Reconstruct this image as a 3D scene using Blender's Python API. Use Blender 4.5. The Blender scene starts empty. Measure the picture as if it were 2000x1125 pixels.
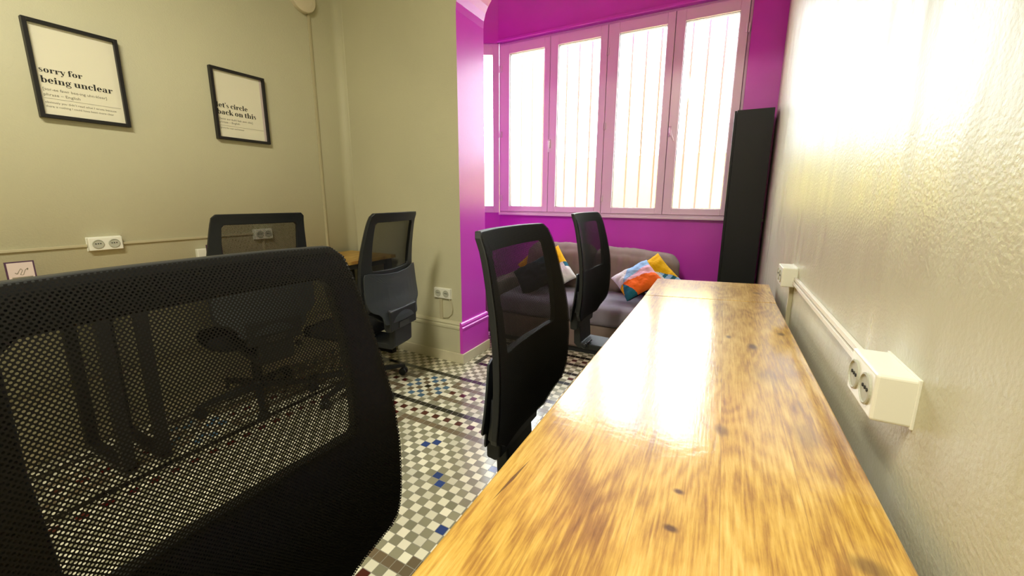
import bpy, bmesh, math, random
from mathutils import Vector, Matrix
random.seed(7)
PI = math.pi
scn = bpy.context.scene
COL = scn.collection

# ------------------------------------------------------------------ camera
def make_camera():
    yaw, pit, rol = [math.radians(a) for a in (27.88, 10.80, 0.263)]
    fwd = Vector((-math.sin(yaw)*math.cos(pit), math.cos(yaw)*math.cos(pit), -math.sin(pit)))
    right = Vector((math.cos(yaw), math.sin(yaw), 0))
    up = right.cross(fwd)
    r2 = right*math.cos(rol) + up*math.sin(rol)
    u2 = -right*math.sin(rol) + up*math.cos(rol)
    M = Matrix(((r2.x, u2.x, -fwd.x, 0), (r2.y, u2.y, -fwd.y, 0), (r2.z, u2.z, -fwd.z, 1.24), (0, 0, 0, 1)))
    cam = bpy.data.cameras.new('camera')
    cam.sensor_width = 36; cam.lens = 768.0/2000*36
    cam.shift_y = -29.1/2000
    cam.clip_start = 0.01
    o = bpy.data.objects.new('camera', cam); COL.objects.link(o)
    o.matrix_world = M
    scn.camera = o
make_camera()

# ------------------------------------------------------------------ light and exposure
scn.view_settings.view_transform = 'Standard'
scn.view_settings.look = 'None'
scn.view_settings.gamma = 1
scn.view_settings.use_curve_mapping = False
scn.view_settings.exposure = 0.0
SKY = 15.5
w = bpy.data.worlds.new('sky'); scn.world = w; w.use_nodes = True
w.node_tree.nodes['Background'].inputs[0].default_value = (0.88, 0.95, 1.0, 1)
w.node_tree.nodes['Background'].inputs[1].default_value = SKY

def area(name, loc, rot, sx, sy, power, col, portal=False):
    l = bpy.data.lights.new(name, 'AREA'); l.shape = 'RECTANGLE'; l.size = sx; l.size_y = sy
    l.energy = power; l.color = col
    if portal: l.cycles.is_portal = True
    o = bpy.data.objects.new(name, l); COL.objects.link(o); o.location = loc; o.rotation_euler = rot
    return o
area('window_daylight_portal', (-1.1, 4.12, 1.95), (-PI/2, 0, 0), 2.3, 1.75, 1, (1, 1, 1), True)
area('ceiling_lamp_light', (-0.75, -0.55, 3.28), (0, 0, 0), 0.3, 1.2, 118, (1.0, 0.955, 0.78))

# ------------------------------------------------------------------ helpers
def mat(name, col, rough=0.5, metal=0, spec=0.5, coat=0, coatr=0.1, bump=None, var=None):
    m = bpy.data.materials.new(name); m.use_nodes = True
    nt = m.node_tree; b = nt.nodes['Principled BSDF']
    b.inputs['Base Color'].default_value = (*col, 1)
    b.inputs['Roughness'].default_value = rough
    b.inputs['Metallic'].default_value = metal
    b.inputs['Specular IOR Level'].default_value = spec
    b.inputs['Coat Weight'].default_value = coat
    b.inputs['Coat Roughness'].default_value = coatr
    N = nt.nodes; L = nt.links
    tc = N.new('ShaderNodeTexCoord')
    if bump:            # (scale, strength, distance, stretch)
        mp = N.new('ShaderNodeMapping'); mp.inputs['Scale'].default_value = bump[3] if len(bump) > 3 else (1, 1, 1)
        n = N.new('ShaderNodeTexNoise'); n.inputs['Scale'].default_value = bump[0]; n.inputs['Detail'].default_value = 4
        bp = N.new('ShaderNodeBump'); bp.inputs['Strength'].default_value = bump[1]; bp.inputs['Distance'].default_value = bump[2]
        L.new(tc.outputs['Object'], mp.inputs[0]); L.new(mp.outputs[0], n.inputs['Vector'])
        L.new(n.outputs[0], bp.inputs['Height']); L.new(bp.outputs[0], b.inputs['Normal'])
    if var:             # (scale, amount)
        n = N.new('ShaderNodeTexNoise'); n.inputs['Scale'].default_value = var[0]; n.inputs['Detail'].default_value = 5
        cr = N.new('ShaderNodeValToRGB'); a = var[1]
        cr.color_ramp.elements[0].position = .3; cr.color_ramp.elements[1].position = .7
        cr.color_ramp.elements[0].color = (*[c*(1-a) for c in col], 1)
        cr.color_ramp.elements[1].color = (*[min(1, c*(1+a)) for c in col], 1)
        L.new(tc.outputs['Object'], n.inputs['Vector']); L.new(n.outputs[0], cr.inputs[0]); L.new(cr.outputs[0], b.inputs['Base Color'])
    return m

M = {}
M['wall'] = mat('grey_wall_paint', (0.52, 0.492, 0.338), .55, spec=.4, bump=(140, .25, .004), var=(1.3, .05))
M['purple'] = mat('purple_wall_paint', (0.60, 0.052, 0.56), .28, spec=.7, bump=(90, .15, .003), var=(2, .06))
M['ceil'] = mat('ceiling_paint', (0.75, 0.72, 0.62), .8, bump=(60, .1, .002))
M['upvc'] = mat('white_frame_pink_bounce', (0.80, 0.66, 0.74), .3, bump=(20, .03, .001))  # white plastic with the purple walls' bounce light tinted into its colour
M['seal'] = mat('grey_window_seal', (0.22, 0.18, 0.2), .6, bump=(50, .1, .001))
M['black'] = mat('black_plastic', (0.012, 0.013, 0.014), .5, spec=.35, bump=(300, .15, .0006))
M['blackgrey'] = mat('charcoal_plastic', (0.022, 0.026, 0.030), .5, spec=.4, bump=(300, .15, .0006))
M['blackmetal'] = mat('black_powder_metal', (0.012, 0.011, 0.011), .45, spec=.4, bump=(200, .1, .0005))
M['seatfab'] = mat('black_seat_fabric', (0.012, 0.012, 0.013), .95, spec=.1, bump=(600, .4, .001))
M['cab'] = mat('black_cabinet_laminate', (0.012, 0.014, 0.014), .45, spec=.3, bump=(60, .05, .001))
M['socket'] = mat('cream_white_plastic', (0.74, 0.735, 0.64), .3, bump=(40, .03, .0005))
M['sockethole'] = mat('socket_recess', (0.42, 0.42, 0.34), .5, bump=(40, .03, .0005))
M['dark'] = mat('dark_opening', (0.02, 0.018, 0.015), .8, bump=(40, .03, .0005))
M['conduit'] = mat('painted_cable_trunking', (0.47, 0.42, 0.27), .4, bump=(60, .1, .001))
M['whitecond'] = mat('white_cable_trunking', (0.74, 0.70, 0.60), .35, bump=(60, .1, .001))
M['paper'] = mat('print_paper', (0.80, 0.76, 0.60), .6, bump=(150, .05, .0005))
M['ink'] = mat('black_ink', (0.02, 0.018, 0.015), .7, bump=(150, .05, .0002))
M['greyink'] = mat('grey_ink', (0.22, 0.20, 0.15), .7, bump=(150, .05, .0002))
M['cream_tile'] = mat('cream_skirting_tile', (0.62, 0.57, 0.40), .35, bump=(30, .1, .001), var=(8, .06))
M['sofa'] = mat('taupe_sofa_fabric', (0.20, 0.15, 0.128), .9, spec=.2, bump=(350, .35, .002), var=(9, .08))
M['sofaseat'] = mat('sofa_fabric_sky_sheen', (0.20, 0.18, 0.215), .85, spec=.25, bump=(350, .3, .002), var=(9, .08))  # same taupe fabric, bluish window reflection put into its colour
M['navy'] = mat('navy_cushion_fabric', (0.05, 0.065, 0.10), .9, spec=.2, bump=(350, .3, .002), var=(15, .15))
M['darkgrey'] = mat('dark_grey_cushion_fabric', (0.035, 0.035, 0.04), .9, spec=.2, bump=(350, .3, .002))
M['purpleframe'] = mat('dark_purple_card', (0.07, 0.03, 0.07), .5, bump=(80, .05, .0005))
M['cardpaper'] = mat('lilac_white_paper', (0.62, 0.52, 0.50), .6, bump=(80, .05, .0005))
M['lampwhite'] = mat('white_disc_plastic', (0.66, 0.58, 0.42), .4, bump=(40, .03, .0005))
M['outwall'] = mat('pane_tint_yellow', (0.80, 0.78, 0.20), .9, bump=(30, .2, .004))  # yellow picked to tint the bright lower panes
M['bar'] = mat('cream_grille_paint', (0.42, 0.34, 0.20), .4, bump=(50, .1, .0005))

def node_math(nt, op, a, b=None, c=None):
    n = nt.nodes.new('ShaderNodeMath'); n.operation = op
    for k, v in enumerate((a, b, c)):
        if v is None: continue
        if isinstance(v, (int, float)): n.inputs[k].default_value = v
        else: nt.links.new(v, n.inputs[k])
    return n.outputs[0]

def glass_material():
    m = bpy.data.materials.new('clear_window_glass'); m.use_nodes = True
    nt = m.node_tree; nt.nodes.clear()
    o = nt.nodes.new('ShaderNodeOutputMaterial'); mx = nt.nodes.new('ShaderNodeMixShader')
    t = nt.nodes.new('ShaderNodeBsdfTransparent'); g = nt.nodes.new('ShaderNodeBsdfGlossy')
    g.inputs['Roughness'].default_value = .05
    t.inputs[0].default_value = (.97, .985, .97, 1)
    mx.inputs[0].default_value = .05
    nt.links.new(t.outputs[0], mx.inputs[1]); nt.links.new(g.outputs[0], mx.inputs[2]); nt.links.new(mx.outputs[0], o.inputs[0])
    return m
M['glass'] = glass_material()

def mesh_fabric():
    m = bpy.data.materials.new('black_perforated_mesh_fabric'); m.use_nodes = True
    nt = m.node_tree; N = nt.nodes; L = nt.links
    b = N['Principled BSDF']; out = N['Material Output']
    b.inputs['Base Color'].default_value = (.010, .0095, .009, 1); b.inputs['Roughness'].default_value = .8
    b.inputs['Specular IOR Level'].default_value = .12
    uv = N.new('ShaderNodeUVMap'); sp = N.new('ShaderNodeSeparateXYZ'); L.new(uv.outputs[0], sp.inputs[0])
    P = 0.0052; H = P*0.62
    def lattice(ox, oy):
        u = node_math(nt, 'ADD', sp.outputs[0], ox*P+10*P); v = node_math(nt, 'ADD', sp.outputs[1], oy*2*H)
        fu = node_math(nt, 'SUBTRACT', node_math(nt, 'FRACT', node_math(nt, 'DIVIDE', u, P)), .5)
        fv = node_math(nt, 'SUBTRACT', node_math(nt, 'FRACT', node_math(nt, 'DIVIDE', v, 2*H)), .5)
        a = node_math(nt, 'MULTIPLY', fu, P); c = node_math(nt, 'MULTIPLY', fv, 2*H)
        return node_math(nt, 'SQRT', node_math(nt, 'ADD', node_math(nt, 'MULTIPLY', a, a), node_math(nt, 'MULTIPLY', c, c)))
    d = node_math(nt, 'MINIMUM', lattice(0, 0), lattice(.5, .5))
    hole = node_math(nt, 'LESS_THAN', d, P*0.262)
    t = N.new('ShaderNodeBsdfTransparent'); mx = N.new('ShaderNodeMixShader')
    L.new(hole, mx.inputs[0]); L.new(b.outputs[0], mx.inputs[1]); L.new(t.outputs[0], mx.inputs[2]); L.new(mx.outputs[0], out.inputs[0])
    return m
M['mesh'] = mesh_fabric()

def right_wall_material():
    m = mat('glossy_greige_wall_paint', (0.49, 0.465, 0.33), .30, spec=.45)
    nt = m.node_tree; N = nt.nodes; L = nt.links; b = N['Principled BSDF']
    tc = [n for n in N if n.type == 'TEX_COORD'][0]
    n1 = N.new('ShaderNodeTexNoise'); n1.inputs['Scale'].default_value = 120; n1.inputs['Detail'].default_value = 3
    mp = N.new('ShaderNodeMapping'); mp.inputs['Scale'].default_value = (6, 6, .7)
    n2 = N.new('ShaderNodeTexNoise'); n2.inputs['Scale'].default_value = 2.5; n2.inputs['Detail'].default_value = 2
    L.new(tc.outputs['Object'], n1.inputs['Vector']); L.new(tc.outputs['Object'], mp.inputs[0]); L.new(mp.outputs[0], n2.inputs['Vector'])
    h = node_math(nt, 'ADD', n1.outputs[0], node_math(nt, 'MULTIPLY', n2.outputs[0], .6))
    bp = N.new('ShaderNodeBump'); bp.inputs['Strength'].default_value = .40; bp.inputs['Distance'].default_value = .003
    L.new(h, bp.inputs['Height']); L.new(bp.outputs[0], b.inputs['Normal'])
    r = node_math(nt, 'MULTIPLY_ADD', n2.outputs[0], .40, .17)
    L.new(r, b.inputs['Roughness'])
    return m
M['rwall'] = right_wall_material()

def wood_material(name, tint=1.0, gloss=True, knots=(), crack=None, nplank=5, x0=-.322, pw=.1206):
    m = bpy.data.materials.new(name); m.use_nodes = True
    nt = m.node_tree; N = nt.nodes; L = nt.links; b = N['Principled BSDF']
    tc = N.new('ShaderNodeTexCoord'); sp = N.new('ShaderNodeSeparateXYZ'); L.new(tc.outputs['Object'], sp.inputs[0])
    X, Y = sp.outputs[0], sp.outputs[1]
    idx = node_math(nt, 'FLOOR', node_math(nt, 'DIVIDE', node_math(nt, 'SUBTRACT', X, x0), pw))
    wn = N.new('ShaderNodeTexWhiteNoise'); wn.noise_dimensions = '1D'; L.new(idx, wn.inputs['W'])
    off = node_math(nt, 'MULTIPLY', wn.outputs['Value'], 17.0)
    cx = N.new('ShaderNodeCombineXYZ')
    # fine grain stretched along the board
    L.new(node_math(nt, 'MULTIPLY', X, 1.0), cx.inputs[0]); L.new(node_math(nt, 'MULTIPLY', Y, .055), cx.inputs[1]); L.new(off, cx.inputs[2])
    n1 = N.new('ShaderNodeTexNoise'); n1.inputs['Scale'].default_value = 190; n1.inputs['Detail'].default_value = 7; n1.inputs['Roughness'].default_value = .65
    L.new(cx.outputs[0], n1.inputs['Vector'])
    # large figure: contour bands of a stretched noise
    c2 = N.new('ShaderNodeCombineXYZ')
    L.new(X, c2.inputs[0]); L.new(node_math(nt, 'MULTIPLY', Y, .30), c2.inputs[1]); L.new(off, c2.inputs[2])
    n2 = N.new('ShaderNodeTexNoise'); n2.inputs['Scale'].default_value = 4.2; n2.inputs['Detail'].default_value = 2.2; n2.inputs['Roughness'].default_value = .5
    L.new(c2.outputs[0], n2.inputs['Vector'])
    ring = node_math(nt, 'SINE', node_math(nt, 'MULTIPLY', n2.outputs[0], 105))
    ring = node_math(nt, 'MULTIPLY_ADD', ring, .5, .5)
    # patches of darker stain
    n3 = N.new('ShaderNodeTexNoise'); n3.inputs['Scale'].default_value = 9; n3.inputs['Detail'].default_value = 8; n3.inputs['Roughness'].default_value = .62
    c3 = N.new('ShaderNodeCombineXYZ'); L.new(X, c3.inputs[0]); L.new(node_math(nt, 'MULTIPLY', Y, .45), c3.inputs[1]); L.new(off, c3.inputs[2])
    L.new(c3.outputs[0], n3.inputs['Vector'])
    v = node_math(nt, 'MULTIPLY_ADD', n1.outputs[0], 1.1, node_math(nt, 'MULTIPLY_ADD', ring, .13, node_math(nt, 'MULTIPLY', n3.outputs[0], 1.05)))
    v = node_math(nt, 'MULTIPLY_ADD', v, 1.02, -.60)
    tone = node_math(nt, 'MULTIPLY', node_math(nt, 'SUBTRACT', wn.outputs['Value'], .5), .16)
    v = node_math(nt, 'ADD', v, tone)
    cr = N.new('ShaderNodeValToRGB'); e = cr.color_ramp.elements
    e[0].position = .08; e[0].color = (.17*tint, .070*tint, .014*tint, 1)
    e[1].position = .95; e[1].color = (.80*tint, .54*tint, .17*tint, 1)
    k = e.new(.36); k.color = (.35*tint, .17*tint, .032*tint, 1)
    k = e.new(.58); k.color = (.56*tint, .33*tint, .058*tint, 1)
    L.new(v, cr.inputs[0]); colr = cr.outputs[0]
    def darken(colr, fac, c):
        mx = N.new('ShaderNodeMix'); mx.data_type = 'RGBA'
        L.new(fac, mx.inputs['Factor']); L.new(colr, mx.inputs[6]); mx.inputs[7].default_value = (*c, 1)
        return mx.outputs[2]
    # plank joints
    fr = node_math(nt, 'FRACT', node_math(nt, 'DIVIDE', node_math(nt, 'SUBTRACT', X, x0), pw))
    j = node_math(nt, 'LESS_THAN', node_math(nt, 'ABSOLUTE', node_math(nt, 'SUBTRACT', fr, .5)), .494)
    j = node_math(nt, 'MULTIPLY', node_math(nt, 'SUBTRACT', 1, j), .45)
    colr = darken(colr, j, (.25*tint, .12*tint, .03*tint))
    for (kx, ky, rx, ry, s) in knots:
        dx = node_math(nt, 'DIVIDE', node_math(nt, 'SUBTRACT', X, kx), rx); dy = node_math(nt, 'DIVIDE', node_math(nt, 'SUBTRACT', Y, ky), ry)
        d = node_math(nt, 'SQRT', node_math(nt, 'ADD', node_math(nt, 'MULTIPLY', dx, dx), node_math(nt, 'MULTIPLY', dy, dy)))
        d = node_math(nt, 'ADD', d, node_math(nt, 'MULTIPLY', node_math(nt, 'SUBTRACT', n3.outputs[0], .5), 1.2))
        mr = N.new('ShaderNodeMapRange'); mr.interpolation_type = 'SMOOTHSTEP'
        mr.inputs['From Min'].default_value = .35; mr.inputs['From Max'].default_value = 1.6
        mr.inputs['To Min'].default_value = s; mr.inputs['To Max'].default_value = 0
        L.new(d, mr.inputs['Value'])
        colr = darken(colr, mr.outputs[0], (.07*tint, .028*tint, .010*tint))
    if crack:
        x1, y1, x2, y2, wd = crack
        ln = math.hypot(x2-x1, y2-y1); ux, uy = (x2-x1)/ln, (y2-y1)/ln
        px = node_math(nt, 'SUBTRACT', X, x1); py = node_math(nt, 'SUBTRACT', Y, y1)
        s_ = node_math(nt, 'ADD', node_math(nt, 'MULTIPLY', px, ux), node_math(nt, 'MULTIPLY', py, uy))
        t_ = node_math(nt, 'ABSOLUTE', node_math(nt, 'SUBTRACT', node_math(nt, 'MULTIPLY', px, -uy), node_math(nt, 'MULTIPLY', py, -ux)))
        hw = node_math(nt, 'MULTIPLY', node_math(nt, 'SUBTRACT', .5, node_math(nt, 'ABSOLUTE', node_math(nt, 'SUBTRACT', node_math(nt, 'DIVIDE', s_, ln), .5))), wd*2)
        f = node_math(nt, 'LESS_THAN', t_, hw)
        colr = darken(colr, node_math(nt, 'MULTIPLY', f, .8), (.06, .022, .008))
    L.new(colr, b.inputs['Base Color'])
    b.inputs['Roughness'].default_value = .42
    if gloss:
        b.inputs['Coat Weight'].default_value = 1.0; b.inputs['Coat Roughness'].default_value = .11
        b.inputs['Coat IOR'].default_value = 1.5
    n4 = N.new('ShaderNodeTexNoise'); n4.inputs['Scale'].default_value = 55; n4.inputs['Detail'].default_value = 3
    L.new(tc.outputs['Object'], n4.inputs['Vector'])
    bp = N.new('ShaderNodeBump'); bp.inputs['Strength'].default_value = .16; bp.inputs['Distance'].default_value = .0016
    L.new(node_math(nt, 'ADD', n4.outputs[0], node_math(nt, 'MULTIPLY', n1.outputs[0], .7)), bp.inputs['Height'])
    L.new(bp.outputs[0], b.inputs['Normal']); L.new(bp.outputs[0], b.inputs['Coat Normal'])
    return m
KN = [(.131, 1.496, .013, .028, .9), (.232, 1.69, .012, .018, .85), (.060, 1.565, .008, .018, .8), (-.023, .654, .0075, .006, .9),
      (-.026, .566, .0085, .006, .9), (.040, .893, .012, .02, .6), (.221, .624, .022, .016, .6), (.195, .95, .020, .06, .30), (.15, 1.25, .03, .05, .25)]
M['desk'] = wood_material('varnished_knotty_pine', knots=KN, crack=(-.293, .485, -.281, .61, .0030))
M['desk2'] = wood_material('varnished_pine_end_board', knots=[(-.20, 2.35, .02, .04, .5), (.2, 2.4, .02, .03, .6)])
M['tabletop'] = wood_material('brown_wood_tabletop', tint=.75, gloss=False)

def tag(o, label=None, cat=None, group=None, kind=None):
    if label: o['label'] = label
    if cat: o['category'] = cat
    if group: o['group'] = group
    if kind: o['kind'] = kind
    return o
def empty(name, loc=(0, 0, 0), rz=0, **k):
    o = bpy.data.objects.new(name, None); COL.objects.link(o); o.location = loc; o.rotation_euler = (0, 0, rz)
    o.empty_display_size = .05
    return tag(o, **k)
def link(name, bm, m, parent=None, smooth=False, bev=0, seg=2, **k):
    me = bpy.data.meshes.new(name)
    if smooth:
        for f in bm.faces: f.smooth = True
    bm.to_mesh(me); bm.free()
    for mm in (m if isinstance(m, (list, tuple)) else [m]): me.materials.append(mm)
    o = bpy.data.objects.new(name, me); COL.objects.link(o)
    if parent: o.parent = parent
    if bev:
        b = o.modifiers.new('bevel', 'BEVEL'); b.width = bev; b.segments = seg; b.limit_method = 'ANGLE'; b.angle_limit = math.radians(40)
    return tag(o, **k)
def box(bm, x0, x1, y0, y1, z0, z1, mi=0):
    v = [bm.verts.new(p) for p in ((x0, y0, z0), (x1, y0, z0), (x1, y1, z0), (x0, y1, z0), (x0, y0, z1), (x1, y0, z1), (x1, y1, z1), (x0, y1, z1))]
    for f in ((0, 3, 2, 1), (4, 5, 6, 7), (0, 1, 5, 4), (1, 2, 6, 5), (2, 3, 7, 6), (3, 0, 4, 7)):
        bm.faces.new([v[i] for i in f]).material_index = mi
    return v
def bx(*a, **k):
    bm = bmesh.new(); box(bm, *a, **k); return bm
def prism(bm, pts, axis, a, b, mi=0):
    """extrude a closed 2D outline along an axis"""
    def P(p, t):
        return {'x': (t, p[0], p[1]), 'y': (p[0], t, p[1]), 'z': (p[0], p[1], t)}[axis]
    A = [bm.verts.new(P(p, a)) for p in pts]; B = [bm.verts.new(P(p, b)) for p in pts]
    fs = [bm.faces.new(A), bm.faces.new(B[::-1])]
    n = len(pts)
    for i in range(n): fs.append(bm.faces.new((A[i], B[i], B[(i+1) % n], A[(i+1) % n])))
    for f in fs: f.material_index = mi
    bmesh.ops.recalc_face_normals(bm, faces=fs)
    return fs
def tube(bm, pts, r, n=10, cap=True):
    pts = [Vector(p) for p in pts]; rs = r if isinstance(r, (list, tuple)) else [r]*len(pts)
    rings = []; prev = None
    for i, p in enumerate(pts):
        d = (pts[min(i+1, len(pts)-1)] - pts[max(i-1, 0)]).normalized()
        if prev is None:
            a = Vector((0, 0, 1)) if abs(d.z) < .9 else Vector((1, 0, 0))
            u = d.cross(a).normalized()
        else: u = (prev - d*prev.dot(d)).normalized()
        prev = u; v = d.cross(u)
        rings.append([bm.verts.new(p + (u*math.cos(2*PI*k/n) + v*math.sin(2*PI*k/n))*rs[i]) for k in range(n)])
    for a, b in zip(rings, rings[1:]):
        for k in range(n): bm.faces.new((a[k], a[(k+1) % n], b[(k+1) % n], b[k]))
    if cap: bm.faces.new(rings[0][::-1]); bm.faces.new(rings[-1])
def lathe(bm, prof, n=24, origin=(0, 0, 0), axis='z'):
    O = Vector(origin); rings = []
    for r, h in prof:
        ring = []
        for k in range(n):
            c, s = math.cos(2*PI*k/n)*r, math.sin(2*PI*k/n)*r
            p = {'z': (c, s, h), 'x': (h, c, s), 'y': (s, h, c)}[axis]
            ring.append(bm.verts.new(O + Vector(p)))
        rings.append(ring)
    for a, b in zip(rings, rings[1:]):
        for k in range(n): bm.faces.new((a[k], a[(k+1) % n], b[(k+1) % n], b[k]))
    bm.faces.new(rings[0][::-1]); bm.faces.new(rings[-1])
def copy_tree(o, parent=None):
    c = o.copy(); COL.objects.link(c); c.parent = parent
    for ch in list(o.children): copy_tree(ch, c)
    return c
S = dict(kind='structure')

# ------------------------------------------------------------------ room shell
XL, XR, YE, YB, YW, ZC = -2.79, .31, 2.343, -2.6, 4.0, 3.55
# floor of small mosaic tiles
TX, TYN, TYP, FX, FY = .0403, .0386, .0396, -1.6388, 1.9008
CTILE = {'w': (.84, .82, .72), 'g': (.52, .505, .41), 't': (.40, .345, .26), 'k': (.035, .028, .026), 'r': (.28, .05, .032),
         'b': (.06, .21, .46), 'l': (.23, .36, .46), 'n': (.01, .01, .01), 'p': (.60, .53, .45)}
BL = {(-1, 3), (0, 2), (1, 3), (-3, 1), (-2, 0), (-3, -1), (-1, -3), (0, -2), (1, -3), (3, -1), (2, 0), (3, 1)}
def motif(i, j):
    if (i, j) == (0, 0): return 'n'
    if (i, j) in BL: return 'l'
    if abs(i) == abs(j) and abs(i) <= 2: return 't'
    if abs(i) >= 4 and abs(j) == 2: return 't'
    if abs(i) in (4,) and abs(j) == 3: return 't'
    if abs(j) == 0 and abs(i) >= 5: return 'r' if i % 2 else 'w'
    if abs(i) >= 5: return 'g' if (i+j) % 2 else 'w'
    return 'g' if (i+j) % 2 == 0 else 'w'
BLUES = {(10, -13), (11, -12), (15, -17), (16, -18), (20, -23), (20, -13), (7, -17), (6, -18), (12, -22), (13, -23), (8, -24),
         (-5, -14), (-4, -13), (-7, -20), (-6, -19), (-4, -25), (-3, -24)}
def tile(i, j):
    if j < -37: j = -37 + (-37 - j)
    if j > 5:
        if j in (12, 16, 20) and i >= 2: return 'k'
        if j in (12, 13, 14, 15, 16) and i == 2: return 'k'
        if j == 14 and i > 2: return 'r' if (i % 2 == 0 and i > 3) else 'w'
        if j == 22 and i >= -1: return 'r' if i % 2 == 0 else 'w'
        if j == 24 and i >= -1: return 'k'
        return 'g' if (i+j) % 2 == 0 else 'w'
    if -24 <= i <= -14 and j < 5:
        if i in (-24, -14): return 'k'
        jj = (j % 26); jj = jj-26 if jj > 13 else jj
        return motif(jj, i+19)
    if j in (5, -5): return 'k'
    if -5 < j < 5:
        ii = i
        if i > 13: ii = i-26
        if i < -13: ii = i+26
        return motif(ii, j)
    if i <= -25: return 'g' if (i+j) % 2 else 'w'
    if i < 0 and j < -9: return ('r' if j % 2 else 'w') if i == -12 else ('g' if (i+j) % 2 else 'w')
    if j < -32:
        return 'k' if j in (-32,) else motif(((i+13) % 26)-13, j+37)
    if j == -32: return 'k'
    if j in (-7, -30): return 'r' if i % 2 else 'w'
    if j in (-6, -8): return 'g' if (i+j) % 2 == 0 else 'w'
    def ring(a, b):
        return (a <= i <= b and j in (-9, -28)) or (i in (a, b) and -28 <= j <= -9)
    if ring(3, 26) or ring(-10, -1): return 't'
    if (i, j) in BLUES: return 'b'
    if i == 1 and -28 <= j <= -9: return 'r' if j % 2 else 'w'
    if i >= 20 and j == -27: return 't'
    return 'g' if (i+j) % 2 else 'w'
def build_floor():
    bm = bmesh.new(); lay = bm.loops.layers.color.new('tile_colour')
    uvl = bm.loops.layers.uv.new('UVMap')
    def ye(j): return FY + (j-.5)*(TYP if j > 0 else TYN)
    i0, i1, j0, j1 = -30, 50, -117, 54
    V = {}
    for i in range(i0, i1+2):
        for j in range(j0, j1+2): V[i, j] = bm.verts.new((FX + (i-.5)*TX, ye(j), 0))
    rnd = random.Random(3)
    for i in range(i0, i1+1):
        for j in range(j0, j1+1):
            f = bm.faces.new((V[i, j], V[i+1, j], V[i+1, j+1], V[i, j+1]))
            c = CTILE[tile(i, j)]; s = 1 + rnd.uniform(-.08, .08)
            for lp, uv in zip(f.loops, ((0, 0), (1, 0), (1, 1), (0, 1))):
                lp[lay] = (c[0]*s, c[1]*s, c[2]*s, 1); lp[uvl].uv = uv
    m = mat('mosaic_floor_tiles', (.5, .5, .5), .28, spec=.7, coat=.5, coatr=.14); nt = m.node_tree; N = nt.nodes; L = nt.links; b = N['Principled BSDF']
    at = N.new('ShaderNodeVertexColor'); at.layer_name = 'tile_colour'
    uv = N.new('ShaderNodeUVMap'); sp = N.new('ShaderNodeSeparateXYZ'); L.new(uv.outputs[0], sp.inputs[0])
    dx = node_math(nt, 'ABSOLUTE', node_math(nt, 'SUBTRACT', sp.outputs[0], .5)); dy = node_math(nt, 'ABSOLUTE', node_math(nt, 'SUBTRACT', sp.outputs[1], .5))
    g = node_math(nt, 'GREATER_THAN', node_math(nt, 'MAXIMUM', dx, dy), .468)
    mx = N.new('ShaderNodeMix'); mx.data_type = 'RGBA'; L.new(g, mx.inputs['Factor']); L.new(at.outputs[0], mx.inputs[6]); mx.inputs[7].default_value = (.20, .185, .13, 1)
    L.new(mx.outputs[2], b.inputs['Base Color'])
    bp = N.new('ShaderNodeBump'); bp.inputs['Strength'].default_value = .3; bp.inputs['Distance'].default_value = .001
    L.new(node_math(nt, 'SUBTRACT', 1, g), bp.inputs['Height']); L.new(bp.outputs[0], b.inputs['Normal'])
    L.new(node_math(nt, 'MULTIPLY_ADD', g, .4, .20), b.inputs['Roughness'])
    link('floor', bm, m, **S)
build_floor()

def arch_profile():
    z1, r, top = 2.45, .25, 2.70
    a = [(-2.95, 0), (-1.665, 0), (-1.665, z1)]
    for k in range(1, 9):
        t = PI/2*k/8; a.append((-1.665 + r - r*math.cos(t), z1 + r*math.sin(t)))
    for k in range(0, 9):
        t = PI/2*k/8; a.append((XR - r + r*math.sin(t), z1 + r*math.cos(t)))
    a += [(XR, ZC), (-2.95, ZC)]
    return a
bm = bmesh.new(); fs = prism(bm, arch_profile(), 'y', YE, YE+.34)
for f in bm.faces: f.material_index = 0 if f.normal.y < -.9 else 1
link('wall_end', bm, [M['wall'], M['purple']], **S)
# left wall with a rounded inner corner
R_ = .06
pts = [(XL-.15, YB), (XL, YB)] + [(XL, YE-R_)] + [(XL + R_ - R_*math.cos(t*PI/2/8), YE - R_ + R_*math.sin(t*PI/2/8)) for t in range(1, 9)] + [(XL+R_, YE+.02), (XL-.15, YE+.02)]
bm = bmesh.new(); prism(bm, pts, 'z', 0, ZC)
for f in bm.faces: f.smooth = abs(f.normal.z) < .5 and f.normal.x > .05
link('wall_left', bm, M['wall'], **S)
link('wall_right', bx(XR, XR+.15, YB, YW+.15, 0, ZC), M['rwall'], **S)
link('wall_back', bx(XL-.15, XR+.15, YB-.15, YB, 0, ZC), M['wall'], **S)
link('ceiling', bx(-3.3, XR+.15, YB-.15, YW+.3, ZC, ZC+.1), M['ceil'], **S)
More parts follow.
